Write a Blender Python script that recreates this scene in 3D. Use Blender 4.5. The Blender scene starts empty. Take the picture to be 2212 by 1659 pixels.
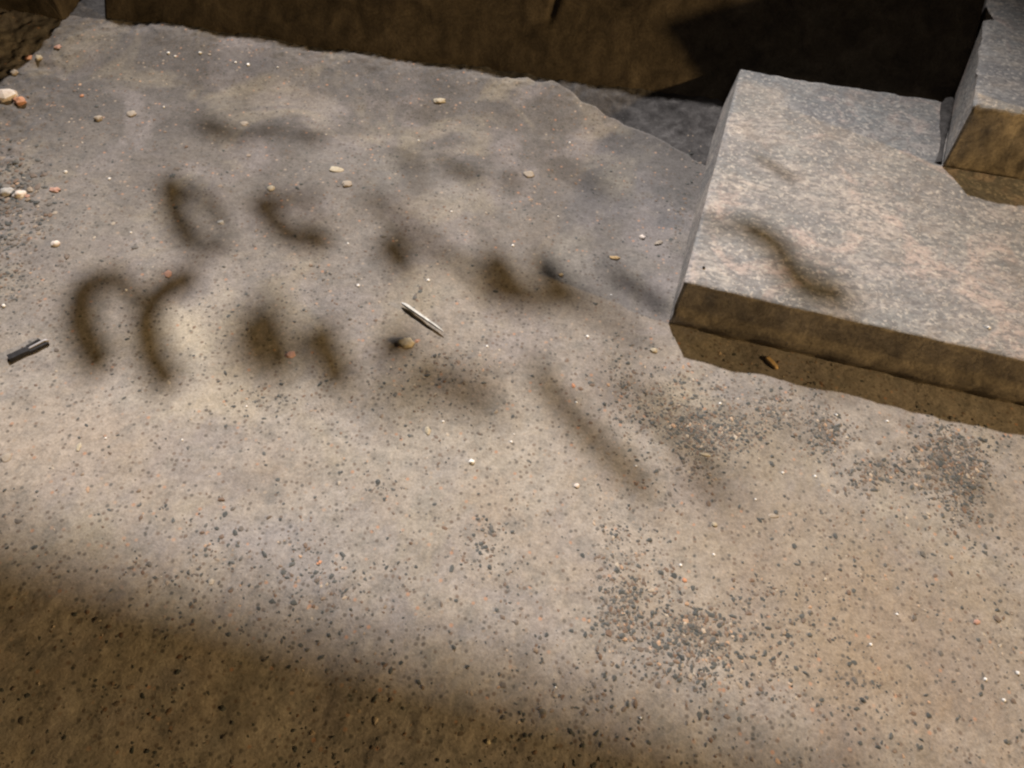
import bpy, bmesh, math, random
import numpy as np
from mathutils import Vector, Matrix, noise as mnoise

random.seed(11)
rng = np.random.RandomState(7)
S = bpy.context.scene
COL = S.collection
R = math.radians

# ------------------------------------------------------------------ camera
PITCH, ROLL, CAMH = R(54.0), R(8.0), 1.0
F2212 = 1609.0
cam_d = bpy.data.cameras.new('camera'); cam = bpy.data.objects.new('camera', cam_d); COL.objects.link(cam)
cam_d.sensor_width = 36.0; cam_d.lens = 36.0 * F2212 / 2212.0
cam_d.clip_start = 0.02; cam_d.clip_end = 400.0
fwd = Vector((0, math.cos(PITCH), -math.sin(PITCH)))
rt = Vector((1, 0, 0)); upv = rt.cross(fwd)
cup = upv * math.cos(ROLL) - rt * math.sin(ROLL)
crt = rt * math.cos(ROLL) + upv * math.sin(ROLL)
cam.matrix_world = Matrix(((crt.x, cup.x, -fwd.x, 0), (crt.y, cup.y, -fwd.y, 0), (crt.z, cup.z, -fwd.z, CAMH), (0, 0, 0, 1)))
S.camera = cam

# ------------------------------------------------------------------ night sky, lamps, exposure
W = bpy.data.worlds.new('World'); S.world = W; W.use_nodes = True
bg = W.node_tree.nodes['Background']
bg.inputs['Color'].default_value = (0.60, 0.49, 0.36, 1); bg.inputs['Strength'].default_value = 0.042
LAMP = Vector((-1.6, 7.6, 8.0))              # floodlight high up behind the wall
AIM = Vector((-0.12, 0.76, 0.0))
def spot(name, loc, aim, energy, color, size, blend, radius):
    d = bpy.data.lights.new(name, 'SPOT'); d.energy = energy; d.color = color
    d.spot_size = R(size); d.spot_blend = blend; d.shadow_soft_size = radius
    o = bpy.data.objects.new(name, d); COL.objects.link(o); o.location = loc
    o.rotation_euler = (Vector(aim) - Vector(loc)).to_track_quat('-Z', 'Y').to_euler()
    return o
spot('floodlight', LAMP, AIM, 7900, (1.0, 0.930, 0.880), 17.4, 1.0, 0.14)
FILLDIR = Vector((2.45, -0.9, 1.0)).normalized()
FILL = Vector((0.45, 1.35, 0.1)) + FILLDIR * 6.0
spot('warm_street_lamp', FILL, (0.2, 1.0, 0.0), 1180, (1.0, 0.67, 0.31), 70, 0.5, 0.10)
vs = S.view_settings; vs.view_transform = 'Standard'; vs.look = 'None'; vs.exposure = 0.0; vs.gamma = 1.0; vs.use_curve_mapping = False
S.cycles.filter_width = 2.3
S.cycles.max_bounces = 4

# ------------------------------------------------------------------ helpers
def ray(px, py):
    x = px - 1106.0; y = -(py - 829.5)
    return (fwd * F2212 + crt * x + cup * y).normalized()
def at(px, py, z=0.0):
    """a place on the level z, named by where it shows in the photograph"""
    d = ray(px, py); t = (z - CAMH) / d.z
    return Vector((0, 0, CAMH)) + d * t

def _h(ix, iy, iz, s):
    n = (ix.astype(np.int64) * 374761393 + iy.astype(np.int64) * 668265263 + iz.astype(np.int64) * 2147483647 + s * 974634777) & 0xffffffff
    n = ((n ^ (n >> 13)) * 1274126177) & 0xffffffff
    n = ((n ^ (n >> 16)) * 2246822519) & 0xffffffff
    return ((n ^ (n >> 15)) & 0xffff) / 32767.5 - 1.0
def vnoise(x, y, z, s=0):
    x = np.asarray(x, float); y = np.asarray(y, float) + 0 * x; z = np.asarray(z, float) + 0 * x
    xi = np.floor(x); yi = np.floor(y); zi = np.floor(z)
    fx = x - xi; fy = y - yi; fz = z - zi
    fx = fx * fx * (3 - 2 * fx); fy = fy * fy * (3 - 2 * fy); fz = fz * fz * (3 - 2 * fz)
    out = 0
    for a in (0, 1):
        for b in (0, 1):
            for c in (0, 1):
                out = out + _h(xi + a, yi + b, zi + c, s) * (fx if a else 1 - fx) * (fy if b else 1 - fy) * (fz if c else 1 - fz)
    return out
def fbm(x, y, z, f, octs, s=0, g=0.5):
    o = 0; a = 1.0
    for k in range(octs):
        o = o + a * vnoise(np.asarray(x) * f, np.asarray(y) * f, np.asarray(z) * f, s + 17 * k); f *= 2.03; a *= g
    return o
def sst(a, b, x):
    t = np.clip((x - a) / (b - a), 0, 1); return t * t * (3 - 2 * t)

def link(name, me, mat=None, parent=None):
    if mat and not me.materials: me.materials.append(mat)
    o = bpy.data.objects.new(name, me); COL.objects.link(o)
    if parent: o.parent = parent
    return o
def tag(o, label=None, cat=None, group=None, kind=None):
    if label: o['label'] = label
    if cat: o['category'] = cat
    if group: o['group'] = group
    if kind: o['kind'] = kind
    return o
def empty(name, loc):
    o = bpy.data.objects.new(name, None); COL.objects.link(o); o.location = loc; o.empty_display_size = 0.05
    return o
def mesh_np(name, V, Q, smooth=True):
    me = bpy.data.meshes.new(name)
    V = np.asarray(V, np.float32); Q = np.asarray(Q, np.int32); n = Q.shape[1]
    me.vertices.add(len(V)); me.vertices.foreach_set('co', V.ravel())
    me.loops.add(Q.size); me.loops.foreach_set('vertex_index', Q.ravel())
    me.polygons.add(len(Q)); me.polygons.foreach_set('loop_start', np.arange(0, Q.size, n, dtype=np.int32))
    me.polygons.foreach_set('use_smooth', np.full(len(Q), smooth))
    me.update(calc_edges=True); me.validate()
    return me
def gridfaces(nx, ny, base=0):
    i, j = np.meshgrid(np.arange(nx - 1), np.arange(ny - 1), indexing='ij')
    a = (i * ny + j + base).ravel()
    return np.stack([a, a + ny, a + ny + 1, a + 1], 1)

# ------------------------------------------------------------------ materials
class NT:
    def __init__(s, name):
        s.m = bpy.data.materials.new(name); s.m.use_nodes = True; s.t = s.m.node_tree; s.b = s.t.nodes['Principled BSDF']
        s.co = s.t.nodes.new('ShaderNodeTexCoord').outputs['Object']
    def n(s, ty, **kw):
        nd = s.t.nodes.new(ty)
        for k, v in kw.items(): setattr(nd, k, v)
        return nd
    def L(s, a, b): s.t.links.new(a, b)
    def noise(s, scale, detail=3, rough=0.5, dist=0.0, co=None):
        nd = s.n('ShaderNodeTexNoise'); nd.inputs['Scale'].default_value = scale; nd.inputs['Detail'].default_value = detail
        nd.inputs['Roughness'].default_value = rough; nd.inputs['Distortion'].default_value = dist
        s.L(co or s.co, nd.inputs['Vector']); return nd.outputs['Fac']
    def vor(s, scale, out='Distance', rnd=1.0, co=None, feature='F1'):
        nd = s.n('ShaderNodeTexVoronoi', feature=feature); nd.inputs['Scale'].default_value = scale; nd.inputs['Randomness'].default_value = rnd
        s.L(co or s.co, nd.inputs['Vector']); return nd.outputs[out]
    def ramp(s, fac, pts):
        nd = s.n('ShaderNodeValToRGB'); e = nd.color_ramp.elements
        while len(e) < len(pts): e.new(0.5)
        for k, (p, c) in enumerate(pts):
            e[k].position = p; e[k].color = (c, c, c, 1) if isinstance(c, (int, float)) else (*c, 1)
        s.L(fac, nd.inputs['Fac']); return nd.outputs['Color']
    def mix(s, fac, a, b, mode='MIX'):
        nd = s.n('ShaderNodeMix', data_type='RGBA', blend_type=mode)
        for v, i in ((fac, 0), (a, 6), (b, 7)):
            if hasattr(v, 'is_output'): s.L(v, nd.inputs[i])
            elif i == 0: nd.inputs[0].default_value = v
            else: nd.inputs[i].default_value = (*v, 1)
        return nd.outputs[2]
    def math(s, op, a, b=0.0, clamp=False):
        nd = s.n('ShaderNodeMath', operation=op, use_clamp=clamp)
        for k, v in enumerate((a, b)):
            if hasattr(v, 'is_output'): s.L(v, nd.inputs[k])
            else: nd.inputs[k].default_value = v
        return nd.outputs[0]
    def scaled(s, vec):
        nd = s.n('ShaderNodeMapping'); nd.inputs['Scale'].default_value = vec; s.L(s.co, nd.inputs['Vector']); return nd.outputs[0]
    def finish(s, col, rough=0.85, bump=None, strength=0.4, dist=0.002, spec=0.3):
        if hasattr(col, 'is_output'): s.L(col, s.b.inputs['Base Color'])
        else: s.b.inputs['Base Color'].default_value = (*col, 1)
        if hasattr(rough, 'is_output'): s.L(rough, s.b.inputs['Roughness'])
        else: s.b.inputs['Roughness'].default_value = rough
        s.b.inputs['Specular IOR Level'].default_value = spec
        if bump is not None:
            nd = s.n('ShaderNodeBump'); nd.inputs['Strength'].default_value = strength; nd.inputs['Distance'].default_value = dist
            s.L(bump, nd.inputs['Height']); s.L(nd.outputs[0], s.b.inputs['Normal'])
        return s.m

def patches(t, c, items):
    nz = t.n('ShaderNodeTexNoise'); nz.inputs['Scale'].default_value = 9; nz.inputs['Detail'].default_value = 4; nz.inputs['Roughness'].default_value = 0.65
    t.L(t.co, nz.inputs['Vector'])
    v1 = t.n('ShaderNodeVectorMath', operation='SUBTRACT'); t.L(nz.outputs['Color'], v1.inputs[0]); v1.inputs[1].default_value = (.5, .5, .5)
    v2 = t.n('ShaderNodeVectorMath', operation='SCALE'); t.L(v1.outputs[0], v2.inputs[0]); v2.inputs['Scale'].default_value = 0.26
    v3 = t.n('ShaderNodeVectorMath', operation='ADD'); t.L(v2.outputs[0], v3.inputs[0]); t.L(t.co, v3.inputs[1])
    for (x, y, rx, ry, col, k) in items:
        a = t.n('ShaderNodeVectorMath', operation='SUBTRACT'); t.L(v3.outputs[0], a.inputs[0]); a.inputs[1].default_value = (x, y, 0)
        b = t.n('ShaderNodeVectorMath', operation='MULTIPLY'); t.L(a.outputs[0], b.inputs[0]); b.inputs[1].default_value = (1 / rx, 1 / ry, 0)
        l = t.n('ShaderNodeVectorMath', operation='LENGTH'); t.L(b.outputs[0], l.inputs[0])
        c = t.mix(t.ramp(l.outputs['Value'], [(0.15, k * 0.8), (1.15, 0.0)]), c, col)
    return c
def mat_concrete():
    t = NT('weathered_concrete')
    # broad damp-grey and sandy-tan areas of the screed itself
    big = t.noise(2.3, 4, 0.55, 0.6)
    c = t.ramp(big, [(0.30, (0.245, 0.235, 0.232)), (0.46, (0.300, 0.272, 0.250)), (0.58, (0.335, 0.288, 0.240)), (0.72, (0.285, 0.255, 0.235))])
    m1 = t.noise(11, 5, 0.6, 0.4)
    c = t.mix(t.ramp(m1, [(0.38, 0.0), (0.62, 0.80)]), c, (0.375, 0.342, 0.305))
    m2 = t.noise(26, 4, 0.65, 0.2)
    c = t.mix(t.ramp(m2, [(0.34, 0.60), (0.52, 0.0)]), c, (0.190, 0.184, 0.172))
    # turns darker grey towards the wall, sandier further out
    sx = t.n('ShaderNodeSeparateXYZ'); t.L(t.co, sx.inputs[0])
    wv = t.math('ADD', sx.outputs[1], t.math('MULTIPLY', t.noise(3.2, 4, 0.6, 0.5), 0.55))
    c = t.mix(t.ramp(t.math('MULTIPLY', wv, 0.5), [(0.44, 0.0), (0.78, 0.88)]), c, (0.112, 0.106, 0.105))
    mv = t.noise(6.5, 4, 0.6, 0.7)
    c = t.mix(t.ramp(mv, [(0.36, 0.55), (0.50, 0.0)]), c, (0.262, 0.240, 0.240))
    mo = t.noise(4.5, 4, 0.6, 0.9)
    c = t.mix(t.ramp(mo, [(0.52, 0.0), (0.66, 0.55)]), c, (0.315, 0.280, 0.218))
    its = []  # tone patches; the cream ones also put brighter light into the colour
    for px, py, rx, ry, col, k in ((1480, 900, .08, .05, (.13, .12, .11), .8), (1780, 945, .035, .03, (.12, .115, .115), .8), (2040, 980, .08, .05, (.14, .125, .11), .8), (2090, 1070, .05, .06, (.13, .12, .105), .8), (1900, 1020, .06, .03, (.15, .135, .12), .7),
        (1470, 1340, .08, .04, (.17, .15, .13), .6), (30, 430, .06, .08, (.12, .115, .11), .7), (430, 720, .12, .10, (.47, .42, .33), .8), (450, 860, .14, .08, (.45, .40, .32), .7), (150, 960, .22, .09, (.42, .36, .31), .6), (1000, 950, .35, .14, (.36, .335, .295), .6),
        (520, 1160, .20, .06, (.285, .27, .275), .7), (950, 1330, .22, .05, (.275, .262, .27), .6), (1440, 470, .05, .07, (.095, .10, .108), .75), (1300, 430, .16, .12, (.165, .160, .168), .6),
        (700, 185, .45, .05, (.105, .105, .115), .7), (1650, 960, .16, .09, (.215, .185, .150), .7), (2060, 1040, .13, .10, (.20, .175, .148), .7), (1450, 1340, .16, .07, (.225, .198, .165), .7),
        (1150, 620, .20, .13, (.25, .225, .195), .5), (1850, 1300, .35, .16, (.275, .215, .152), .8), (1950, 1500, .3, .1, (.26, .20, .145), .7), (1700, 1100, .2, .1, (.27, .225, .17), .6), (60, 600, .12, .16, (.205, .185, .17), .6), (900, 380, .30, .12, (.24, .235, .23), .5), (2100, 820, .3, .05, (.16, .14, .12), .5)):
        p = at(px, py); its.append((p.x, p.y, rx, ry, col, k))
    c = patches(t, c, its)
    # sand grain
    g = t.noise(230, 3, 0.7)
    c = t.mix(0.50, c, t.ramp(g, [(0.30, 0.28), (0.50, 0.50), (0.72, 0.72)]), 'OVERLAY')
    g2 = t.noise(75, 4, 0.7)
    c = t.mix(0.42, c, t.ramp(g2, [(0.32, 0.30), (0.5, 0.5), (0.70, 0.68)]), 'OVERLAY')
    # fine exposed aggregate, coloured grain by grain
    den = t.noise(5.5, 3, 0.6)
    d = t.vor(120); vc = t.vor(120, 'Color')
    sep = t.n('ShaderNodeSeparateColor'); t.L(vc, sep.inputs[0])
    pick = t.math('GREATER_THAN', t.math('ADD', sep.outputs[0], t.math('MULTIPLY', den, 0.7)), 0.96)
    mask = t.math('MULTIPLY', t.ramp(d, [(0.22, 1.0), (0.42, 0.0)]), pick)
    pebc = t.ramp(sep.outputs[1], [(0.0, (0.075, 0.080, 0.078)), (0.45, (0.12, 0.10, 0.085)), (0.72, (0.17, 0.12, 0.09)), (0.86, (0.40, 0.34, 0.28)), (0.97, (0.45, 0.25, 0.16))])
    c = t.mix(t.math('MULTIPLY', mask, 0.75), c, pebc)
    h = t.math('ADD', t.math('MULTIPLY', g2, 1.3), t.math('MULTIPLY', g, 0.6))
    h = t.math('ADD', h, t.math('MULTIPLY', m2, 1.5))
    return t.finish(c, 0.88, h, 0.55, 0.0018, 0.25)
def mat_granite(name, warm=0.0, dark=1.0, spots=()):
    t = NT(name)
    st = t.scaled((1.0, 1.7, 2.2))
    a = t.noise(5.5, 5, 0.6, 0.8, st)
    g1 = (0.270 * dark, 0.280 * dark, 0.285 * dark); g2 = (0.470 * dark, (0.430 - warm * 0.01) * dark, (0.410 - warm * 0.05) * dark)
    c = t.ramp(a, [(0.36, g1), (0.50, (0.36 * dark, 0.352 * dark, 0.345 * dark)), (0.62, g2), (0.75, (0.60 * dark, 0.53 * dark, 0.48 * dark))])
    if spots: c = patches(t, c, spots)
    lg = t.noise(3.4, 4, 0.62, 1.2, st)
    c = t.mix(t.ramp(lg, [(0.42, 0.75), (0.50, 0.0)]), c, (0.200, 0.200, 0.208))
    lp = t.noise(7.0, 4, 0.62, 1.2)
    c = t.mix(t.ramp(lp, [(0.54, 0.0), (0.62, 0.75)]), c, (0.47, 0.385, 0.350))
    bb = t.noise(13, 5, 0.65, 0.7, st)
    c = t.mix(t.ramp(bb, [(0.38, 0.75), (0.52, 0.0)]), c, (0.225 * dark, 0.235 * dark, 0.245 * dark))
    b = t.noise(62, 4, 0.65, 0.6, st)
    c = t.mix(t.ramp(b, [(0.40, 0.72), (0.54, 0.0)]), c, (0.185 * dark, 0.18 * dark, 0.187 * dark))
    b2 = t.noise(120, 3, 0.6, 0.3)
    c = t.mix(t.ramp(b2, [(0.54, 0.0), (0.66, 0.75)]), c, (0.62 * dark, 0.58 * dark, 0.53 * dark))
    vc = t.vor(170, 'Color'); sep = t.n('ShaderNodeSeparateColor'); t.L(vc, sep.inputs[0])
    c = t.mix(0.35, c, t.ramp(sep.outputs[0], [(0.0, 0.30), (0.5, 0.50), (1.0, 0.68)]), 'OVERLAY')
    m = t.noise(15, 4, 0.6, 0.5)
    c = t.mix(t.ramp(m, [(0.56, 0.0), (0.70, 0.5)]), c, (0.24 * dark, 0.21 * dark, 0.19 * dark))
    h = t.math('ADD', t.math('MULTIPLY', b, 1.2), b2)
    return t.finish(c, 0.75, h, 0.55, 0.0018, 0.35)
def mat_rough(name, c0, c1, c2, scale=18, bd=0.004, bs=0.7):
    t = NT(name)
    a = t.noise(scale, 6, 0.68, 0.5)
    c = t.ramp(a, [(0.32, c0), (0.5, c1), (0.70, c2)])
    b = t.noise(scale * 0.2, 3, 0.6, 0.6)
    c = t.mix(0.6, c, t.ramp(b, [(0.3, 0.32), (0.7, 0.66)]), 'OVERLAY')
    g = t.noise(190, 3, 0.7)
    c = t.mix(0.6, c, t.ramp(g, [(0.3, 0.30), (0.7, 0.68)]), 'OVERLAY')
    return t.finish(c, 0.92, t.math('ADD', a, t.math('MULTIPLY', g, 0.3)), bs, bd, 0.2)
def mat_stone(name, ca, cb, rough=0.7, scale=90, metal=0.0):
    t = NT(name)
    a = t.noise(scale, 4, 0.65, 0.5)
    m = t.finish(t.ramp(a, [(0.36, ca), (0.64, cb)]), rough, a, 0.3, 0.0008, 0.35)
    t.b.inputs['Metallic'].default_value = metal
    return m
M = {
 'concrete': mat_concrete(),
 'granite': mat_granite('grey_pink_granite', 0, 0.82, [(*at(px, py, .097).xy, rx, ry, col, k) for px, py, rx, ry, col, k in
    ((1585, 285, .07, .035, (.62, .55, .49), .9), (1575, 395, .11, .045, (.60, .54, .48), .8), (1880, 470, .20, .10, (.54, .47, .43), .7), (1560, 590, .10, .04, (.58, .54, .49), .7), (1850, 250, .16, .10, (.25, .265, .275), .7), (1600, 340, .14, .03, (.26, .28, .29), .7), (2050, 620, .25, .08, (.33, .31, .325), .6))]),
 'granite_warm': mat_granite('buff_grey_granite', 0.8, 0.96),
 'granite_shaded': mat_rough('shaded_front_granite', (0.17, 0.145, 0.115), (0.25, 0.215, 0.165), (0.36, 0.31, 0.235), 48, 0.003, 0.6),  # dusty front faces, with their shade also put into the browner colour
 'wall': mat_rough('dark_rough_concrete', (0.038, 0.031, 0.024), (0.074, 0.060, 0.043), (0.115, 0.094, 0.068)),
 'mortar': mat_rough('grey_mortar', (0.048, 0.046, 0.047), (0.078, 0.075, 0.076), (0.125, 0.120, 0.120), 40, 0.003),
 'white': mat_stone('white_quartz', (0.62, 0.53, 0.47), (0.82, 0.76, 0.70)),
 'cream': mat_stone('cream_pebble', (0.40, 0.35, 0.26), (0.56, 0.50, 0.38)),
 'beige': mat_stone('beige_pebble', (0.31, 0.265, 0.215), (0.42, 0.365, 0.30)),
 'grey': mat_stone('pale_grey_pebble', (0.36, 0.36, 0.35), (0.52, 0.50, 0.48)),
 'orange': mat_stone('orange_brick_chip', (0.52, 0.25, 0.15), (0.64, 0.35, 0.22), 0.85),
 'pink': mat_stone('pink_chip', (0.46, 0.26, 0.20), (0.56, 0.36, 0.29), 0.8),
 'tan': mat_stone('tan_wood', (0.50, 0.34, 0.16), (0.64, 0.46, 0.25), 0.8),
 'bead': mat_stone('clear_white_grain', (0.85, 0.84, 0.82), (0.95, 0.95, 0.94), 0.25),
 'black': mat_stone('black_painted_steel', (0.012, 0.012, 0.015), (0.035, 0.034, 0.038), 0.45),
 'steel': mat_stone('bare_steel', (0.34, 0.33, 0.35), (0.50, 0.49, 0.51), 0.6, 60, 0.2),
 'whitewood': mat_stone('whitened_sliver', (0.42, 0.42, 0.40), (0.72, 0.74, 0.73), 0.55, 60),
 'darkside': mat_stone('sliver_underside', (0.06, 0.05, 0.04), (0.12, 0.10, 0.08), 0.8, 60),
 'bark': mat_stone('bark', (0.06, 0.045, 0.03), (0.12, 0.09, 0.06), 0.9, 60),
 'leaf': mat_stone('dull_green_leaf', (0.035, 0.055, 0.02), (0.07, 0.09, 0.03), 0.6, 30),
}
def mat_grit():
    t = NT('mixed_dark_grit')
    at_ = t.n('ShaderNodeAttribute'); at_.attribute_name = 'tone'
    c = t.ramp(at_.outputs['Fac'], [(0.0, (0.060, 0.066, 0.066)), (0.35, (0.108, 0.112, 0.108)), (0.58, (0.165, 0.140, 0.120)), (0.78, (0.18, 0.12, 0.085)), (0.86, (0.34, 0.28, 0.22)), (0.93, (0.50, 0.44, 0.36)), (1.0, (0.46, 0.31, 0.21))])
    g = t.noise(400, 2, 0.6)
    c = t.mix(0.4, c, t.ramp(g, [(0.3, 0.35), (0.7, 0.62)]), 'OVERLAY')
    return t.finish(c, 0.65, g, 0.3, 0.0006, 0.3)
M['grit'] = mat_grit()

# ------------------------------------------------------------------ ground
WALLY, WK = 1.57, 1.0 / 0.70           # wall foot and steepness of its battered face
SL = [at(1478, 610, .097), at(1600, 150, .097)]
def rough_zone(x, y):
    """1 where the smooth screed has broken away beside the kerbstone, 0 on the screed"""
    edge = 1.560 - 0.50 * np.clip(x + 0.01, 0, 2) + 0.010 * vnoise(x * 30, y * 30, 0, 5) + 0.016 * vnoise(x * 9, 0, 0, 6)
    return sst(-0.004, 0.010, y - edge) * sst(-0.22, -0.05, x)
def ground_z(x, y):
    x = np.asarray(x, float); y = np.asarray(y, float)
    z = 0.0045 * fbm(x, y, 0, 2.6, 2, 1) + 0.0016 * fbm(x, y, 0, 16, 2, 2) + 0.0006 * fbm(x, y, 0, 75, 2, 3)
    rz = rough_zone(x, y)
    ramp = 0.020 * sst(1.39, 1.52, y + 0.012 * vnoise(x * 6, 0, 0, 8))
    rid = 0.007 * sst(1.49, 1.55, y + 0.010 * vnoise(x * 14, 0, 0, 9)) * (1 + 0.3 * vnoise(x * 110, y * 110, 0, 10) + 0.7 * vnoise(x * 9, y * 9, 0, 11))
    z = z + ramp * (1 - 0.6 * rz) + rid * (1 - rz)
    z = z + rz * (-0.012 + 0.0028 * fbm(x, y, 0, 30, 3, 12, 0.62) + 0.03 * sst(1.48, 1.60, y))
    lf = sst(-0.86, -1.05, x + 0.25 * (y - 1.0)) * sst(0.5, 0.8, y)           # stony edge on the left
    z = z + lf * 0.0035 * fbm(x, y, 0, 55, 2, 14)
    return z
def axis(lo, hi, step, far):
    a = np.arange(lo, hi, step); out = [a]
    l = []; s = step * 2; p = lo
    while p > -far: p -= s; s *= 1.35; l.append(p)
    r = []; s = step * 2; p = a[-1]
    while p < far: p += s; s *= 1.35; r.append(p)
    return np.concatenate([np.array(l[::-1]), a, np.array(r)])
gx = axis(-1.5, 1.15, 0.004, 60); gy = axis(0.02, 1.66, 0.004, 60)
X, Y = np.meshgrid(gx, gy, indexing='ij')
Z = ground_z(X, Y)
me = mesh_np('ground', np.stack([X.ravel(), Y.ravel(), Z.ravel()], 1), gridfaces(len(gx), len(gy)))
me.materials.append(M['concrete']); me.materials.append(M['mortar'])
cx_ = (X[:-1, :-1] + 0.002).ravel(); cy_ = (Y[:-1, :-1] + 0.002).ravel()
mi = ((rough_zone(cx_, cy_) > 0.5) | (cy_ + 0.008 * vnoise(cx_ * 22, cy_ * 22, 0, 21) > 1.575)).astype(np.int32)
me.polygons.foreach_set('material_index', mi)
ground = link('ground', me); tag(ground, 'speckled grey and tan concrete ground', kind='structure')

# ------------------------------------------------------------------ battered wall at the back
def wall_surface(name, x0, x1, top_fn, seed, y0=WALLY, step=0.006, wk=WK):
    """sloping face, level top and back, one closed shell"""
    xs = np.arange(x0, x1 + step, step)
    vs_ = np.linspace(-0.05, 1.0, 64)
    U, Vv = np.meshgrid(xs, vs_, indexing='ij')
    H = top_fn(U)
    z = Vv * H; y = y0 + z / wk
    n = 0.006 * fbm(U, z, 0, 6, 3, seed) + 0.0022 * fbm(U, z, 0, 40, 3, seed + 3)
    y = y + n * 0.8 * (1 - 0.5 * sst(0.9, 1.0, Vv)); z2 = z + n * 0.0
    crack = np.exp(-((U - (-0.02 + 0.28 * (z - 0.16))) / 0.008) ** 2) * sst(0.10, 0.13, z)
    y = y + 0.012 * crack
    P = np.stack([U, y, z2], -1)
    back = np.stack([U[:, -1:], y[:, -1:] + 0.5, z2[:, -1:] + 0.004], -1)
    low = np.stack([U[:, -1:], y[:, -1:] + 0.52, 0 * z2[:, -1:] - 0.1], -1)
    P = np.concatenate([P, back, low], 1); nx, ny = P.shape[:2]
    V_ = P.reshape(-1, 3); Q = gridfaces(nx, ny)
    k = np.arange(nx - 1) * ny
    Q = np.concatenate([Q, np.stack([k + ny - 1, k + 2 * ny - 1, k + ny, k], 1)])
    me = mesh_np(name, V_, Q)
    bm = bmesh.new(); bm.from_mesh(me); bm.verts.ensure_lookup_table()
    for base, rev in ((0, True), ((nx - 1) * ny, False)):
        ring = [bm.verts[base + q] for q in range(ny)]
        bm.faces.new(ring[::-1] if rev else ring)
    bmesh.ops.recalc_face_normals(bm, faces=bm.faces)
    bm.to_mesh(me); bm.free()
    return me
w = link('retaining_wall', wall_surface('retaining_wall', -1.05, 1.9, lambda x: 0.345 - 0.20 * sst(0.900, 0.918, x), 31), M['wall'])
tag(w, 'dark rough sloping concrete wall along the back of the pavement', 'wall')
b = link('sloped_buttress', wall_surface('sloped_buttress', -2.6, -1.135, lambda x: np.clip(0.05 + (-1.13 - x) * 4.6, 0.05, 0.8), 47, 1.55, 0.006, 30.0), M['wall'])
tag(b, 'dark sloped stone buttress at the far left corner beyond the gap', 'buttress')

# ------------------------------------------------------------------ rough granite blocks
def rough_block(name, bot, top, z0, z1, step, amp, seed, edge_chip=0.006, profile=None):
    """bot/top: four corners (x,y) anticlockwise from front-left"""
    c = [Vector((p[0], p[1], z0)) for p in bot] + [Vector((p[0], p[1], z1)) for p in top]
    quads = [(0, 1, 5, 4), (1, 2, 6, 5), (2, 3, 7, 6), (3, 0, 4, 7), (4, 5, 6, 7), (3, 2, 1, 0)]
    Vs, Qs, base = [], [], 0
    for (a, b_, c_, d_) in quads:
        A, B, Cc, D = [np.array(c[k]) for k in (a, b_, c_, d_)]
        nu = max(2, int(np.linalg.norm(B - A) / step) + 1); nv = max(2, int(np.linalg.norm(D - A) / step) + 1)
        nu = max(nu, int(np.linalg.norm(Cc - D) / step) + 1)
        # same count on shared edges: use global step on rounded lengths
        u, v = np.meshgrid(np.linspace(0, 1, nu), np.linspace(0, 1, nv), indexing='ij')
        P = (A[None, None] * ((1 - u) * (1 - v))[..., None] + B * (u * (1 - v))[..., None] + Cc * (u * v)[..., None] + D * ((1 - u) * v)[..., None])
        Vs.append(P.reshape(-1, 3)); Qs.append(gridfaces(nu, nv, base)); base += nu * nv
    V_ = np.concatenate(Vs); Q = np.concatenate(Qs)
    ctr = V_.mean(0)
    x, y, z = V_.T
    # distance to the upper and upright edges
    poly = np.array([list(p) for p in top]); dmin = np.full(len(V_), 9.0)
    for k in range(4):
        p, q = poly[k], poly[(k + 1) % 4]; e = q - p; L = np.linalg.norm(e); e = e / L
        dist = np.abs((x - p[0]) * -e[1] + (y - p[1]) * e[0]); dmin = np.minimum(dmin, np.maximum(dist, 0))
    dtop = np.maximum(dmin, z1 - z)
    en = np.clip(1 - dtop / 0.012, 0, 1)
    chip = edge_chip * en * np.clip(0.42 + 0.9 * fbm(x, y, z, 32, 3, seed + 5), 0, 1.6)
    inw = np.stack([ctr[0] - x, ctr[1] - y, 0 * x], 1); inw /= np.maximum(np.linalg.norm(inw, axis=1, keepdims=True), 1e-6)
    # walk in along the horizontal normal of nearest side, approximated per axis
    V2 = V_.copy()
    side = (z1 - z) > 1e-5
    V2[:, 2] -= chip * 0.8
    fy = np.sign(ctr[1] - y); fx = np.sign(ctr[0] - x)
    V2[:, 1] += chip * 0.7 * fy * (dmin < 0.012)
    nn = amp * fbm(x, y, z, 24, 3, seed)
    isf = side & (z > z0 + 1e-5)
    V2[:, 1] += np.where(isf, nn, 0); V2[:, 0] += np.where(isf, nn * 0.5, 0)
    V2[:, 2] += np.where(~side, 0.25 * amp * fbm(x, y, 0, 18, 2, seed + 9), 0)
    if profile is not None: V2[:, 1] += profile(x, y, z)
    me = mesh_np(name, V2, Q)
    bm = bmesh.new(); bm.from_mesh(me)
    bmesh.ops.remove_doubles(bm, verts=bm.verts, dist=step * 0.35)
    bmesh.ops.recalc_face_normals(bm, faces=bm.faces)
    bm.to_mesh(me); bm.free()
    for p_ in me.polygons: p_.use_smooth = True
    return me
fl = at(1478, 610, .097); fr = at(2212, 779, .097); bl = at(1600, 150, .097); br = at(2010, 215, .097)
e = (fr - fl).normalized(); g = (br - bl).normalized()
SLEN = 1.55
top = [fl.xy, (fl + e * SLEN).xy, (bl + g * 1.45).xy, bl.xy]
bot = [(fl.x - 0.002, fl.y - 0.006), (top[1][0], top[1][1] - .006), top[2], (bl.x - 0.018, bl.y)]
top = [tuple(p) for p in top]
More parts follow.
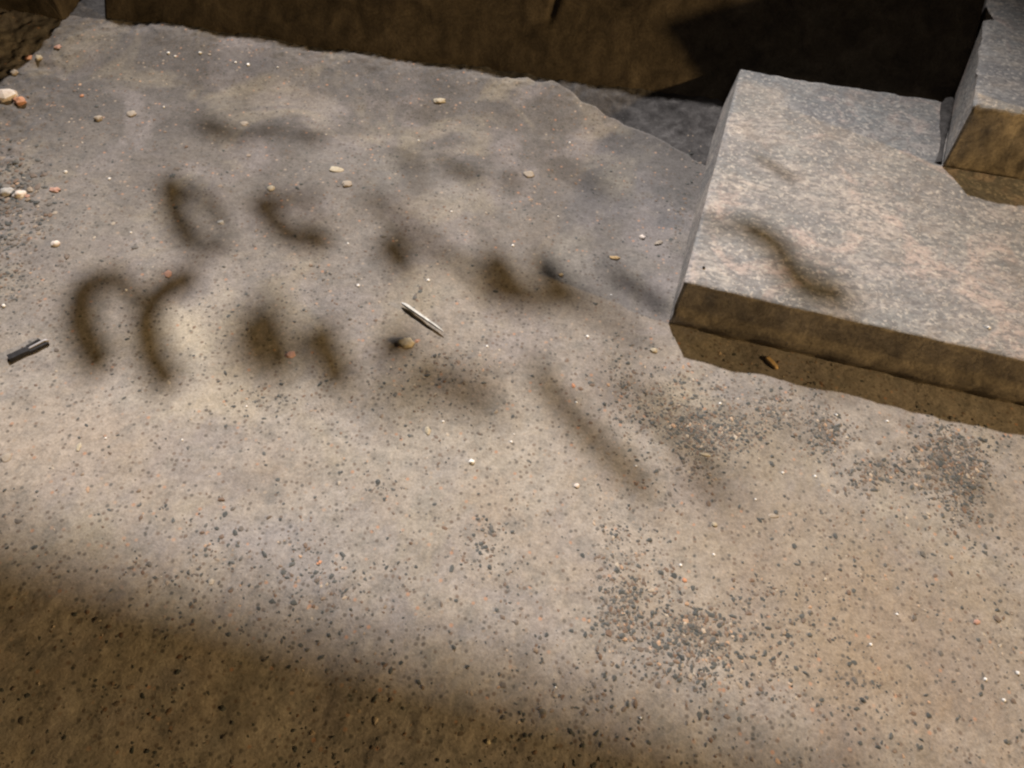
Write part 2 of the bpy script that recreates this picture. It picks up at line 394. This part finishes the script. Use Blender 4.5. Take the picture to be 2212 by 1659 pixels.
def slabprof(x, y, z):
    front = np.exp(-((y - (fl.y + (x - fl.x) * e.y / e.x)) / 0.02) ** 2)
    return front * (-0.009 * (1 - sst(0.030, 0.040, z + 0.006 * vnoise(x * 9, 0, 0, 4))) + 0.006 * (1 - sst(0.006, 0.012, z)))
slab_me = rough_block('granite_slab', bot, top, -0.01, 0.097, 0.0065, 0.0020, 61, 0.0032, slabprof)
slab_me.materials.append(M['granite']); slab_me.materials.append(M['granite_shaded'])
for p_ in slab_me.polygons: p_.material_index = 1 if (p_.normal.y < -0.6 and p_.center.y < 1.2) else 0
slab = link('granite_slab', slab_me)
tag(slab, 'large speckled grey and pink granite slab lying flat on the concrete', 'granite slab')

ZB0, ZB1 = 0.0985, 0.228
p0 = Vector((.796, 1.352)); pf = (Vector((.977, 1.343)) - p0).normalized(); pl = Vector((.30, .90)).normalized()
t0 = Vector((.803, 1.366)); tf = Vector((1, -.13)).normalized(); tl = (Vector((.947, 1.814)) - t0).normalized()
botB = [(p0.x + .014, p0.y), tuple(p0 + pf * 1.3), tuple(p0 + pf * 1.3 + pl * .85), tuple(p0 + pl * .85 + Vector((.014, 0)))]
topB = [tuple(t0), tuple(t0 + pf * 1.3 - Vector((0, .02))), tuple(t0 + pf * 1.3 + tl * .82), tuple(t0 + tl * .82)]
blk = empty('granite_block', (p0.x, p0.y, ZB0)); bpy.context.view_layer.update()
def child(o, par):
    o.parent = par; o.matrix_parent_inverse = Matrix.Translation(par.location).inverted(); return o
st_me = rough_block('stone', botB, topB, ZB0, ZB1, 0.0065, 0.0045, 83, 0.008)
st_me.materials.append(M['granite_warm']); st_me.materials.append(M['granite_shaded'])
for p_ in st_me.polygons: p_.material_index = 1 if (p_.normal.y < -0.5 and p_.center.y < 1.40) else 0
child(link('stone', st_me), blk)
tag(blk, 'thick buff granite block standing on the slab at the top right', 'granite block')
# bead of dark mortar squeezed out along the block's left foot
nu, nv = 60, 9
u, v = np.meshgrid(np.linspace(0, 1, nu), np.linspace(0, math.pi, nv), indexing='ij')
bx = p0.x + 0.008 + pl.x * (0.01 + .262 * u); by = p0.y + pl.y * (0.01 + .262 * u)
wdt = 0.017 * (0.55 + 0.35 * u + 0.35 * vnoise(u * 9, 0, 0, 3)); hgt = 0.005 * (1 + 0.5 * vnoise(u * 14, v, 0, 4))
P = np.stack([bx - wdt * (0.3 + np.cos(v) * 0.9), by + 0 * v, 0.0963 + hgt * np.sin(v)], -1).reshape(-1, 3)
child(link('mortar_bead', mesh_np('mortar_bead', P, gridfaces(nu, nv)), M['mortar']), blk)
# higher step added out of view to keep the warm lamp off the wall
q0 = Vector((0.995, 1.345))
b3 = link('shadow_step', rough_block('shadow_step', [(q0.x, q0.y), (q0.x + .9, q0.y), (q0.x + 1.1, q0.y + .7), (q0.x + .2, q0.y + .7)],
    [(q0.x + .004, q0.y), (q0.x + .9, q0.y), (q0.x + 1.1, q0.y + .7), (q0.x + .2, q0.y + .7)], 0.2295, 0.45, 0.02, 0.004, 97), M['granite_warm'])
tag(b3, 'added unseen granite step standing on the thick block, blocking lamp light', 'granite block')

# ------------------------------------------------------------------ added branch, out of view, its leaves shaped to cast the ground shadows
def shadow_leaf_mesh(name, pts, width):
    """a leaf-like shadow caster along pts, folded at its midrib"""
    n = len(pts); Vv, Q = [], []
    for k, p in enumerate(pts):
        tng = (pts[min(k + 1, n - 1)] - pts[max(k - 1, 0)]).normalized()
        sd = tng.cross(Vector((0.15, 0.65, 0.74))).normalized()
        f = k / (n - 1); wv = width * 0.5 * (0.72 + 0.36 * math.sin(math.pi * min(1, 0.12 + 0.80 * f)) ** 0.5)
        nrm = sd.cross(tng)
        Vv += [p - sd * wv, p + nrm * wv * 0.25, p + sd * wv]
        if k: a = 3 * k; Q += [(a - 3, a - 2, a + 1, a), (a - 2, a - 1, a + 2, a + 1)]
    return mesh_np(name, [tuple(v_) for v_ in Vv], Q)
def resample(pts, n):
    out = []; L = [0]
    for a, b_ in zip(pts, pts[1:]): L.append(L[-1] + (b_ - a).length)
    for k in range(n):
        s = L[-1] * k / (n - 1)
        for i in range(len(pts) - 1):
            if s <= L[i + 1] + 1e-9:
                f = (s - L[i]) / max(L[i + 1] - L[i], 1e-9); out.append(pts[i].lerp(pts[i + 1], f)); break
    return out
def tube(name, pts, rad, seg=6):
    Vv, Q = [], []
    for k, p in enumerate(pts):
        tng = (pts[min(k + 1, len(pts) - 1)] - pts[max(k - 1, 0)]).normalized()
        a = tng.cross(Vector((0.3, 0.2, 0.93))).normalized(); b_ = tng.cross(a)
        r = rad[k] if hasattr(rad, '__len__') else rad
        for j in range(seg):
            an = 2 * math.pi * j / seg; Vv.append(tuple(p + a * math.cos(an) * r + b_ * math.sin(an) * r))
        if k:
            for j in range(seg):
                Q.append(((k - 1) * seg + j, (k - 1) * seg + (j + 1) % seg, k * seg + (j + 1) % seg, k * seg + j))
    return mesh_np(name, Vv, Q)
# shadow strokes as seen on the ground (photo places, width in photo pixels, level, height of the leaf)
STROKES = [
 ([(360, 380), (370, 440), (392, 490), (420, 530)], 36, 0, 1.0), ([(415, 530), (460, 542), (500, 515)], 26, 0, 1.1), ([(385, 400), (445, 432), (490, 490)], 20, 0, 1.0),
 ([(548, 430), (578, 468), (632, 512), (715, 530)], 36, 0, 1.0), ([(560, 428), (615, 436), (676, 436)], 22, 0, 1.1), ([(682, 440), (672, 470), (700, 505)], 14, 0, 1.1),
 ([(785, 415), (840, 460), (900, 508)], 22, 0, 1.3), ([(825, 512), (850, 545), (880, 588)], 46, 0, 1.1), ([(880, 515), (935, 525), (985, 570), (1030, 590)], 26, 0, 1.3),
 ([(1045, 545), (1085, 575), (1125, 635)], 44, 0, 1.1), ([(1150, 550), (1190, 585), (1225, 640)], 40, 0, 1.1), ([(1020, 600), (1090, 640), (1180, 640), (1275, 645)], 44, 0, 1.3),
 ([(1310, 580), (1370, 620), (1450, 675)], 32, 0, 1.2), ([(1270, 650), (1340, 700), (1400, 770)], 22, 0, 1.5),
 ([(215, 596), (178, 625), (172, 690), (192, 745), (225, 800)], 52, 0, 1.0), ([(205, 596), (250, 602), (290, 650)], 32, 0, 1.0),
 ([(430, 596), (375, 610), (325, 655), (312, 700), (328, 770), (372, 840)], 50, 0, 1.0), ([(330, 640), (322, 700), (345, 760)], 26, 0, 1.0),
 ([(545, 650), (578, 705), (625, 810)], 66, 0, 1.4), ([(500, 690), (520, 760), (540, 815)], 30, 0, 1.5), ([(688, 690), (700, 750), (738, 835)], 56, 0, 1.1),
 ([(880, 715), (825, 770)], 46, 0, 1.0), ([(870, 780), (960, 830), (1090, 885)], 56, 0, 1.6), ([(760, 800), (830, 870), (900, 890)], 32, 0, 1.6),
 ([(1145, 785), (1215, 880), (1285, 950), (1420, 1080)], 42, 0, 1.2), ([(1290, 800), (1380, 860), (1470, 930)], 28, 0, 1.6), ([(1470, 990), (1590, 1060)], 46, 0, 1.6),
 ([(425, 262), (460, 278), (480, 300)], 26, 0, 1.1), ([(480, 285), (530, 300), (560, 300)], 18, 0, 1.1), ([(560, 275), (612, 290)], 18, 0, 1.0), ([(630, 288), (700, 308)], 16, 0, 1.0),
 ([(850, 330), (900, 372), (915, 400)], 16, 0, 1.2), ([(960, 355), (1040, 390)], 22, 0, 1.1), ([(1090, 400), (1130, 375)], 20, 0, 1.1), ([(1190, 350), (1320, 420)], 14, 0, 1.3),
 ([(1515, 478), (1610, 492)], 20, .097, 1.2), ([(1600, 488), (1660, 512), (1705, 555)], 44, .097, 1.15), ([(1690, 540), (1712, 595), (1750, 625), (1845, 640)], 62, .097, 1.45), ([(1630, 335), (1720, 390)], 12, .097, 0.8),
]
br_root = empty('shadow_branch', (0.3, 3.2, 2.6)); bpy.context.view_layer.update()
limb_pts = [Vector((1.6, 4.4, 2.9)), Vector((.6, 4.05, 2.55)), Vector((-.3, 3.95, 2.4)), Vector((-1.1, 3.9, 2.3))]
child(link('limb', tube('limb', resample(limb_pts, 16), [.03 - .0016 * k for k in range(16)]), M['bark']), br_root)
for pts, wpx, lev, hh in STROKES:
    g3 = [at(px, py, lev) for px, py in pts]
    hgt = 1.25 * hh
    lp = []
    for p in g3:
        d = LAMP - p; lp.append(p + d * ((hgt - p.z) / d.z))
    mid = g3[len(g3) // 2]; ppm = F2212 / ((mid - Vector((0, 0, CAMH))).length)
    lp = resample(lp, 12)
    q = min(resample(limb_pts, 30), key=lambda v_: (v_ - lp[0]).length)
    child(link('twig', tube('twig', [q, q.lerp(lp[0], .5) + Vector((0, 0, .1)), lp[0]], [.0025, .0015, .001], 4), M['bark']), br_root)
    child(link('leaf', shadow_leaf_mesh('leaf', lp, wpx / ppm * 1.05), M['leaf']), br_root)
tag(br_root, 'added unseen leafy branch high over the pavement, shaped to throw blurred shadows', 'branch')

# canopy added overhead, out of view: its straight front edge cuts the floodlight off along the bottom of the picture
def cut(px, py, h):
    p = at(px, py); d = LAMP - p; return p + d * (h / d.z)
ca, cb = cut(0, 1140, 2.3), cut(1500, 1560, 2.3)
cd = (cb - ca).normalized(); A = ca - cd * 2.6; B = cb + cd * 0.95
can = empty('blocker', (A.x, A.y, 2.3)); bpy.context.view_layer.update()
def plank(name, a, b_, w_, zt, zb, mat):
    n_ = Vector((cd.y, -cd.x, 0)) * w_
    v = [tuple(Vector((p.x, p.y, z_))) for z_ in (zb, zt) for p in (a, b_, b_ + n_, a + n_)]
    return child(link(name, mesh_np(name, v, [(3, 2, 1, 0), (4, 5, 6, 7), (0, 1, 5, 4), (1, 2, 6, 5), (2, 3, 7, 6), (3, 0, 4, 7)], False), M[mat]), can)
nn_ = Vector((cd.y, -cd.x, 0))
for k in range(14): plank('board', A + nn_ * (0.152 * k), B + nn_ * (0.152 * k), 0.15, 2.325, 2.30, 'bark')
plank('beam', A + cd * .5 + nn_ * .05, A + cd * .58 + nn_ * .05, 2.0, 2.298, 2.22, 'bark')
tag(can, 'added unseen boarded canopy above the front of the pavement, over the viewer', 'blocker')

# ------------------------------------------------------------------ loose stones and litter
def pebble(name, px, py, lpx, wpx, mat, seed, ang=0.0, h=0.5, lev=0.0, sharp=False, squash=1.0):
    p = at(px, py, lev); ppm = F2212 / (p - Vector((0, 0, CAMH))).length
    z = lev if lev else float(ground_z(p.x, p.y))
    a, b_ = lpx / ppm / 2 * 0.92, wpx / ppm / 2
    bm = bmesh.new(); bmesh.ops.create_icosphere(bm, subdivisions=1 if sharp else 3, radius=1.0)
    if sharp: bmesh.ops.subdivide_edges(bm, edges=bm.edges, cuts=1)
    hh = h * min(a, b_) * 1.6
    for v_ in bm.verts:
        q = v_.co * 1.6 + Vector((seed * 3.7, seed * 1.3, 0))
        k = 1 + (0.40 if sharp else 0.34) * mnoise.noise(q) + 0.10 * mnoise.noise(q * 4)
        v_.co = Vector((v_.co.x * a * k, v_.co.y * b_ * k, v_.co.z * hh * 0.5 * k))
    bmesh.ops.rotate(bm, verts=bm.verts, cent=(0, 0, 0), matrix=Matrix.Rotation(ang, 3, 'Z'))
    me = bpy.data.meshes.new(name); bm.to_mesh(me); bm.free()
    for f in me.polygons: f.use_smooth = not sharp
    o = link(name, me, M[mat]); o.location = (p.x, p.y, z + hh * 0.17)
    return o
# px, py, length, width, material, angle, angular?, height, label, name, category
PB = [
 (14, 213, 48, 34, 'white', 0.2, True, .8, 'large whitish stone at the left edge of the pavement, biggest of the loose stones', 'stone', 'stone'),
 (46, 222, 22, 23, 'orange', 0.9, True, .8, 'bright orange brick chip touching the largest whitish stone', 'brick_chip', 'brick chip'),
 (87, 132, 13, 13, 'cream', 0.4, False, .8, 'small pale pebble above the orange brick chip, near the dark corner', 'pebble', 'pebble'),
 (32, 160, 14, 13, 'beige', 0.2, False, .8, 'small beige pebble close above the largest whitish stone', 'pebble', 'pebble'),
 (66, 130, 16, 12, 'orange', 1.2, True, .5, 'dull orange chip lying in the shade of the far left corner', 'brick_chip', 'brick chip'),
 (130, 113, 15, 13, 'pink', 0.2, True, .4, 'dull red chip beside the small pale pebble in the upper left', 'brick_chip', 'brick chip'),
 (178, 210, 9, 8, 'orange', 0.2, True, .6, 'tiny orange crumb alone on the upper left of the pavement', 'brick_crumb', 'brick crumb'),
 (213, 258, 15, 13, 'beige', 0.3, False, .9, 'tan pebble with a dark hollow below it in the upper left', 'pebble', 'pebble'),
 (285, 249, 18, 17, 'beige', 0.0, False, .3, 'flat round pale pebble set into the concrete right of the tan pebble', 'pebble', 'pebble'),
 (527, 267, 18, 15, 'beige', 0.3, False, .3, 'flat beige pebble among the faint upper shadows', 'pebble', 'pebble'),
 (949, 228, 26, 16, 'cream', 0.2, False, .4, 'oval cream pebble furthest back, near the dark wall', 'pebble', 'pebble'),
 (727, 370, 30, 16, 'cream', 0.05, False, .4, 'long cream pebble in the middle of the upper pavement', 'pebble', 'pebble'),
 (750, 402, 21, 19, 'beige', 0.8, False, .4, 'round beige pebble just below the long cream pebble', 'pebble', 'pebble'),
 (586, 411, 17, 14, 'cream', 2.6, False, .4, 'small cream pebble above the C shaped shadow', 'pebble', 'pebble'),
 (1142, 377, 24, 20, 'beige', 0.3, False, .25, 'pale beige pebble worn flush beside a small shadow, nearest to the slab top', 'pebble', 'pebble'),
 (14, 415, 27, 20, 'grey', 0.4, False, .8, 'grey rounded pebble at the left edge, left one of the touching pair', 'pebble', 'pebble'),
 (43, 421, 24, 18, 'white', 0.3, False, .8, 'whitish pebble, right one of the touching pair at the left edge', 'pebble', 'pebble'),
 (60, 424, 11, 10, 'pink', 0.3, True, .6, 'pink chip against the whitish pebble of the pair', 'brick_chip', 'brick chip'),
 (119, 411, 24, 14, 'pink', 0.1, True, .6, 'flat pink and white chip right of the touching pair of pebbles', 'stone_chip', 'stone chip'),
 (120, 527, 17, 15, 'white', 0.1, False, .7, 'small white pebble below the pink and white chip', 'pebble', 'pebble'),
 (363, 593, 17, 20, 'pink', 0.5, True, .4, 'reddish chip above the right leg of the large arch shadow', 'brick_chip', 'brick chip'),
 (627, 765, 22, 18, 'pink', 0.5, False, .2, 'dull pinkish pebble lying inside a broad shadow', 'pebble', 'pebble'),
 (877, 743, 36, 26, 'cream', 0.25, False, .8, 'large cream pebble below the white sliver', 'pebble', 'pebble'),
 (900, 737, 11, 10, 'pink', 0.3, True, .6, 'pink crumb against the right side of the large cream pebble', 'brick_crumb', 'brick crumb'),
 (924, 931, 13, 21, 'cream', 0.2, False, .6, 'upright oval cream pebble in the middle of the pavement', 'pebble', 'pebble'),
 (1424, 522, 24, 11, 'beige', 0.5, True, .7, 'elongated buff chip beside the left edge of the granite slab', 'stone_chip', 'stone chip'),
 (1388, 510, 13, 12, 'white', 0.5, False, .8, 'small white pebble left of the elongated buff chip', 'pebble', 'pebble'),
 (1329, 556, 28, 11, 'tan', 0.15, True, .6, 'tan elongated chip near the front left of the slab', 'stone_chip', 'stone chip'),
 (1412, 757, 18, 12, 'cream', 0.1, False, .6, 'small cream pebble off the front left corner of the slab', 'pebble', 'pebble'),
 (1523, 981, 24, 8, 'cream', -0.1, False, .6, 'slim cream pebble on the dark grit below the slab', 'pebble', 'pebble'),
 (1670, 1114, 24, 9, 'beige', 0.1, False, .4, 'slim beige pebble further down the pavement, right of centre', 'pebble', 'pebble'),
 (13, 990, 20, 17, 'beige', 0.3, False, .3, 'pale pebble worn flush at the left edge below the black bit', 'pebble', 'pebble'),
 (172, 968, 9, 17, 'cream', 0.2, False, .3, 'slim upright cream pebble in the bright left part', 'pebble', 'pebble'),
 (1238, 835, 9, 13, 'orange', 0.4, True, .6, 'tiny orange crumb beside the long slanting shadow', 'brick_crumb', 'brick crumb'),
 (1142+70, 593, 11, 9, 'tan', 0.4, False, .6, 'tiny tan pebble in the darkest shadow of the upper row', 'pebble', 'pebble'),
 (689, 1215, 14, 9, 'orange', 0.6, True, .5, 'rusty orange crumb in the lower left of the pavement', 'brick_crumb', 'brick crumb'),
 (1478, 1254, 12, 11, 'orange', 0.6, True, .5, 'orange crumb among the grit right of the lower centre', 'brick_crumb', 'brick crumb'),
 (2110, 1343, 17, 10, 'pink', 0.4, True, .5, 'brownish pink chip near the lower right edge', 'stone_chip', 'stone chip'),
 (1245, 1051, 13, 11, 'white', 0.4, False, .7, 'small white pebble with a dark spot below, right of the long slanting shadow', 'pebble', 'pebble'),
 (1543, 1133, 12, 10, 'cream', 0.4, False, .7, 'small pale pebble left of the slim beige pebble', 'pebble', 'pebble'),
 (1054, 1603, 10, 10, 'cream', 0.4, False, .7, 'small cream pebble in the dim lowest part of the pavement', 'pebble', 'pebble'),
 (477, 482, 13, 10, 'grey', 0.4, False, .5, 'pale grey pebble inside the ring shaped shadow', 'pebble', 'pebble'),
]
for i, (px, py, l, w_, m, an, sh, h, lab, nm, cat) in enumerate(PB):
    tag(pebble(nm, px, py, l, w_, m, i + 1, an, h, 0, sh), lab, cat, {'pebble': 'loose pebbles on the concrete'}.get(nm))
# shining grains, alike
GL = [(369,131,8),(383,137,6),(438,135,8),(540,157,9),(603,163,5),(513,152,6),(355,235,6),(904,307,6),(1230,311,6),(1206,466,5),(975,458,6),(1108,528,8),(752,528,6),
 (142,373,9),(237,388,7),(283,503,6),(273,628,6),(532,876,6),(393,950,6),(230,949,6),(774,617,9),(925,608,10),(1052,750,8),(1269,727,9),(957,912,8),(1104,957,8),
 (1245,870,8),(1374,1007,7),(1320,638,6),(1917,910,8),(1762,1028,8),(1808,895,7),(1692,1020,7),(1557,870,8),(1200,1486,7),(1384,1551,7),
 (1542,1198,8),(1883,1391,8),(2198,1454,9),(2128,1468,9),(2168,1513,8),(1940,1326,7),(1632,1079,6),(1470,1221,8),(1110,940,5),(8,661,9)]
for k, (px, py, s) in enumerate(GL):
    tag(pebble('bright_grain', px, py, s * .78, s * .74, 'bead', 100 + k, 0, .9), 'tiny shiny white grain on the concrete', 'grain', 'tiny shiny grains scattered over the concrete')
tag(pebble('white_bead', 1019, 1000, 13, 12, 'bead', 200, 0, 1.0), 'round bright white bead, the brightest spot at the middle of the pavement', 'bead')
for px, py, lab in ((2135, 708, 'tiny shiny grain on the slab near the right edge of the picture'), (1520, 578, 'tiny dark grain on the left front of the slab')):
    tag(pebble('grain', px, py, 7, 7, 'bead' if px > 2000 else 'black', 210, 0, .8, 0.098), lab, 'grain')

# white tapering sliver, lying on the concrete
def prism_along(name, a, b_, w0, w1, h0, h1, mat, z, lift=0.0, parent=None, taper=True):
    d = (b_ - a); L = d.length; d.normalize(); s = Vector((-d.y, d.x, 0)); n = 14; Vv, Q = [], []
    for k in range(n):
        f = k / (n - 1); c = a + d * L * f; wd = w0 + (w1 - w0) * f; hg = h0 + (h1 - h0) * f
        en = min(1, 0.35 + 6 * min(f, 1 - f)) if taper else 1.0; wd *= en; wob = 0.0006 * mnoise.noise(Vector((f * 6, 3, z * 90)))
        zz = z + lift
        Vv += [tuple(c + s * (-wd / 2 + wob) + Vector((0, 0, zz))), tuple(c + s * (wd / 2 + wob) + Vector((0, 0, zz))),
               tuple(c + s * (wd * .36 + wob) + Vector((0, 0, zz + hg * en))), tuple(c + s * (-wd * .36 + wob) + Vector((0, 0, zz + hg * en)))]
        if k:
            q = 4 * k
            for j in range(4): Q.append((q - 4 + j, q - 4 + (j + 1) % 4, q + (j + 1) % 4, q + j))
    Q += [(3, 2, 1, 0), (4 * n - 4, 4 * n - 3, 4 * n - 2, 4 * n - 1)]
    return link(name, mesh_np(name, Vv, Q, False), M[mat], parent)
a = at(868, 661); b_ = at(958, 722); a.z = b_.z = 0
zg = max(float(ground_z(a.x, a.y)), float(ground_z(b_.x, b_.y)))
o = prism_along('white_sliver', a, b_, 0.0075, 0.0035, 0.0055, 0.003, 'whitewood', zg, 0.005)
tag(o, 'slim white tapering sliver lying across the middle of the pavement', 'sliver')
# black twist bit with a bright ground groove at its right end
a = at(20, 776); b_ = at(104, 738); a.z = b_.z = 0
zg = float(ground_z(a.x, a.y)) + 0.0005
bit = empty('screwdriver_bit', (a.x, a.y, zg)); bpy.context.view_layer.update()
d = (b_ - a).normalized(); s = Vector((-d.y, d.x, 0)); L = (b_ - a).length
def bar(name, f0, f1, off0, off1, w0, w1, hg, mat, zl=0.0):
    A = a + d * L * f0 + s * off0; B = a + d * L * f1 + s * off1
    return child(prism_along(name, A, B, w0, w1, hg, hg, mat, zg, zl, None, name == 'core'), bit)
bar('shank', 0.0, 0.52, 0, 0, 0.0150, 0.0150, 0.0070, 'black')
bar('prong', 0.50, 0.86, 0.0058, 0.0085, 0.0052, 0.0042, 0.0065, 'black')
bar('prong', 0.50, 1.00, -0.0056, -0.0052, 0.0050, 0.0034, 0.0060, 'black')
bar('core', 0.46, 1.04, 0.0, 0.0020, 0.0044, 0.0044, 0.0068, 'steel')
tag(bit, 'short black metal bit with a forked bright tip at the left edge', 'tool bit')
# tan splinter in the shade of the slab
a = at(1654, 770); b_ = at(1680, 797); a.z = b_.z = 0
tag(prism_along('wood_splinter', a, b_, 0.010, 0.010, 0.004, 0.004, 'tan', float(ground_z(a.x, a.y)), 0.001), 'short tan wood splinter in the shade in front of the slab', 'splinter')
# ------------------------------------------------------------------ grit: thousands of grains
CL = [  # cluster centre, spread x, y, count, size factor (photo pixels)
 (1480, 890, 80, 45, 560, 1.0), (1510, 960, 50, 50, 320, 1.0), (1590, 930, 60, 30, 160, 1.0), (1780, 945, 30, 26, 260, 1.1), (1900, 1020, 45, 22, 230, 1.1), (2040, 980, 60, 40, 420, 1.15), (2080, 1060, 40, 55, 420, 1.15), (1680, 900, 60, 30, 120, 1.0), (1330, 1260, 30, 90, 160, 1.0),
 (1330, 830, 50, 40, 110, 1.0), (1410, 1320, 60, 45, 200, 1.1), (1490, 1350, 60, 30, 220, 1.1), (1380, 1240, 60, 60, 120, 1.0), (1500, 1420, 70, 40, 160, 1.1), (1620, 1330, 90, 60, 140, 1.1), (700, 1250, 90, 50, 100, 1.1), (1050, 1210, 40, 60, 80, 1.0),
 (960, 810, 80, 40, 110, 1.0), (600, 640, 120, 50, 130, 0.9), (150, 650, 110, 60, 110, 0.8), (30, 430, 45, 80, 420, 1.3), (15, 600, 30, 80, 120, 1.0), (560, 860, 60, 30, 40, 0.9),
 (820, 860, 60, 40, 60, 1.0), (1150, 480, 180, 70, 60, 0.8), (420, 1200, 90, 60, 60, 1.1), (120, 200, 90, 80, 120, 0.8), (1700, 830, 60, 30, 80, 0.9), (1900, 1240, 120, 80, 110, 1.1), (1300, 1500, 160, 60, 90, 1.1), (1750, 1500, 200, 70, 120, 1.1)]
CL += [(1500, 420, 14, 60, 60, .9), (1470, 560, 12, 50, 60, .9), (1455, 480, 18, 30, 40, 1.0)]
pts = []
for (mx, my, sx, sy, n, sf) in CL:
    for _ in range(int(n * 2.3)): pts.append((rng.normal(mx, sx), rng.normal(my, sy), sf, 1))
for _ in range(6500):
    x_, y_ = rng.uniform(-60, 2280), rng.uniform(300, 1700)
    if rng.rand() < 0.45 + 0.55 * (y_ - 300) / 1000.0: pts.append((x_, y_, 1.0, 0))
for _ in range(700): pts.append((rng.uniform(-60, 1500), rng.uniform(110, 480), 0.7, 0))
for px, py in [(903 + 7 * math.sin(k * .5), 620 + k * 2.6) for k in range(13)]: pts.append((px, py, 1.1, 2))
for k in range(22): pts.append((788 + k * 4.4 + rng.normal(0, 1.5), 1057 + 3 * math.sin(k * .6) + rng.normal(0, 1), 0.9, 2))
tb = bmesh.new(); bmesh.ops.create_icosphere(tb, subdivisions=1, radius=1.0)
TV = np.array([v_.co[:] for v_ in tb.verts]); TF = np.array([[v_.index for v_ in f.verts] for f in tb.faces]); tb.free()
slab_ang = [fl.xy, bl.xy]
PX = []; 
for (px, py, sf, cl) in pts:
    p = at(px, py)
    if p.y > 1.51 or p.y < -0.1: continue
    if cl < 2 and rng.rand() > 0.25 + 1.5 * max(0.0, 0.5 + 0.9 * float(vnoise(p.x * 16, p.y * 16, 0, 77))) * (0.55 if cl else 0.45): continue
    # not under the slab
    tx = fl.x + (p.y - fl.y) * (bl.x - fl.x) / (bl.y - fl.y)
    if p.y > fl.y + (p.x - fl.x) * e.y / e.x - 0.012 and p.x > tx - 0.020: continue
    PX.append((p.x, p.y, sf, cl, py))
PX = np.array(PX); N = len(PX)
gz = ground_z(PX[:, 0], PX[:, 1])
lam = rng.gamma(1.9, 1.0, N) / 1.9
base_r = 0.0008 + 0.0013 * np.clip(lam, 0.1, 2.9)
r = base_r * PX[:, 2] * (0.85 + 0.35 * sst(700, 300, PX[:, 4]))
ax = r * rng.uniform(0.85, 1.5, N); ay = r * rng.uniform(0.7, 1.0, N); az = r * rng.uniform(0.14, 0.36, N); th = rng.uniform(0, math.pi, N)
jit = 1 + 0.75 * (rng.rand(N, len(TV), 1) - 0.5)
Vg = TV[None] * np.stack([ax, ay, az], 1)[:, None, :] * jit
cx2 = Vg[..., 0] * np.cos(th)[:, None] - Vg[..., 1] * np.sin(th)[:, None]; cy2 = Vg[..., 0] * np.sin(th)[:, None] + Vg[..., 1] * np.cos(th)[:, None]
Vg = np.stack([cx2 + PX[:, 0, None], cy2 + PX[:, 1, None], Vg[..., 2] + (gz + az * 0.25)[:, None]], -1).reshape(-1, 3)
Fg = (TF[None] + (np.arange(N) * len(TV))[:, None, None]).reshape(-1, 3)
me = mesh_np('grit', Vg, Fg, False)
tone = rng.rand(N) * 0.86; k2 = rng.rand(N); tone[k2 > 0.94] = rng.uniform(0.84, 0.97, (k2 > 0.94).sum()); tone[k2 > 0.985] = 1.0
at_ = me.attributes.new('tone', 'FLOAT', 'POINT'); at_.data.foreach_set('value', np.repeat(tone, len(TV)).astype(np.float32))
gr = link('grit', me, M['grit']); tag(gr, 'dark and rusty grit scattered over the concrete', 'grit', kind='stuff')
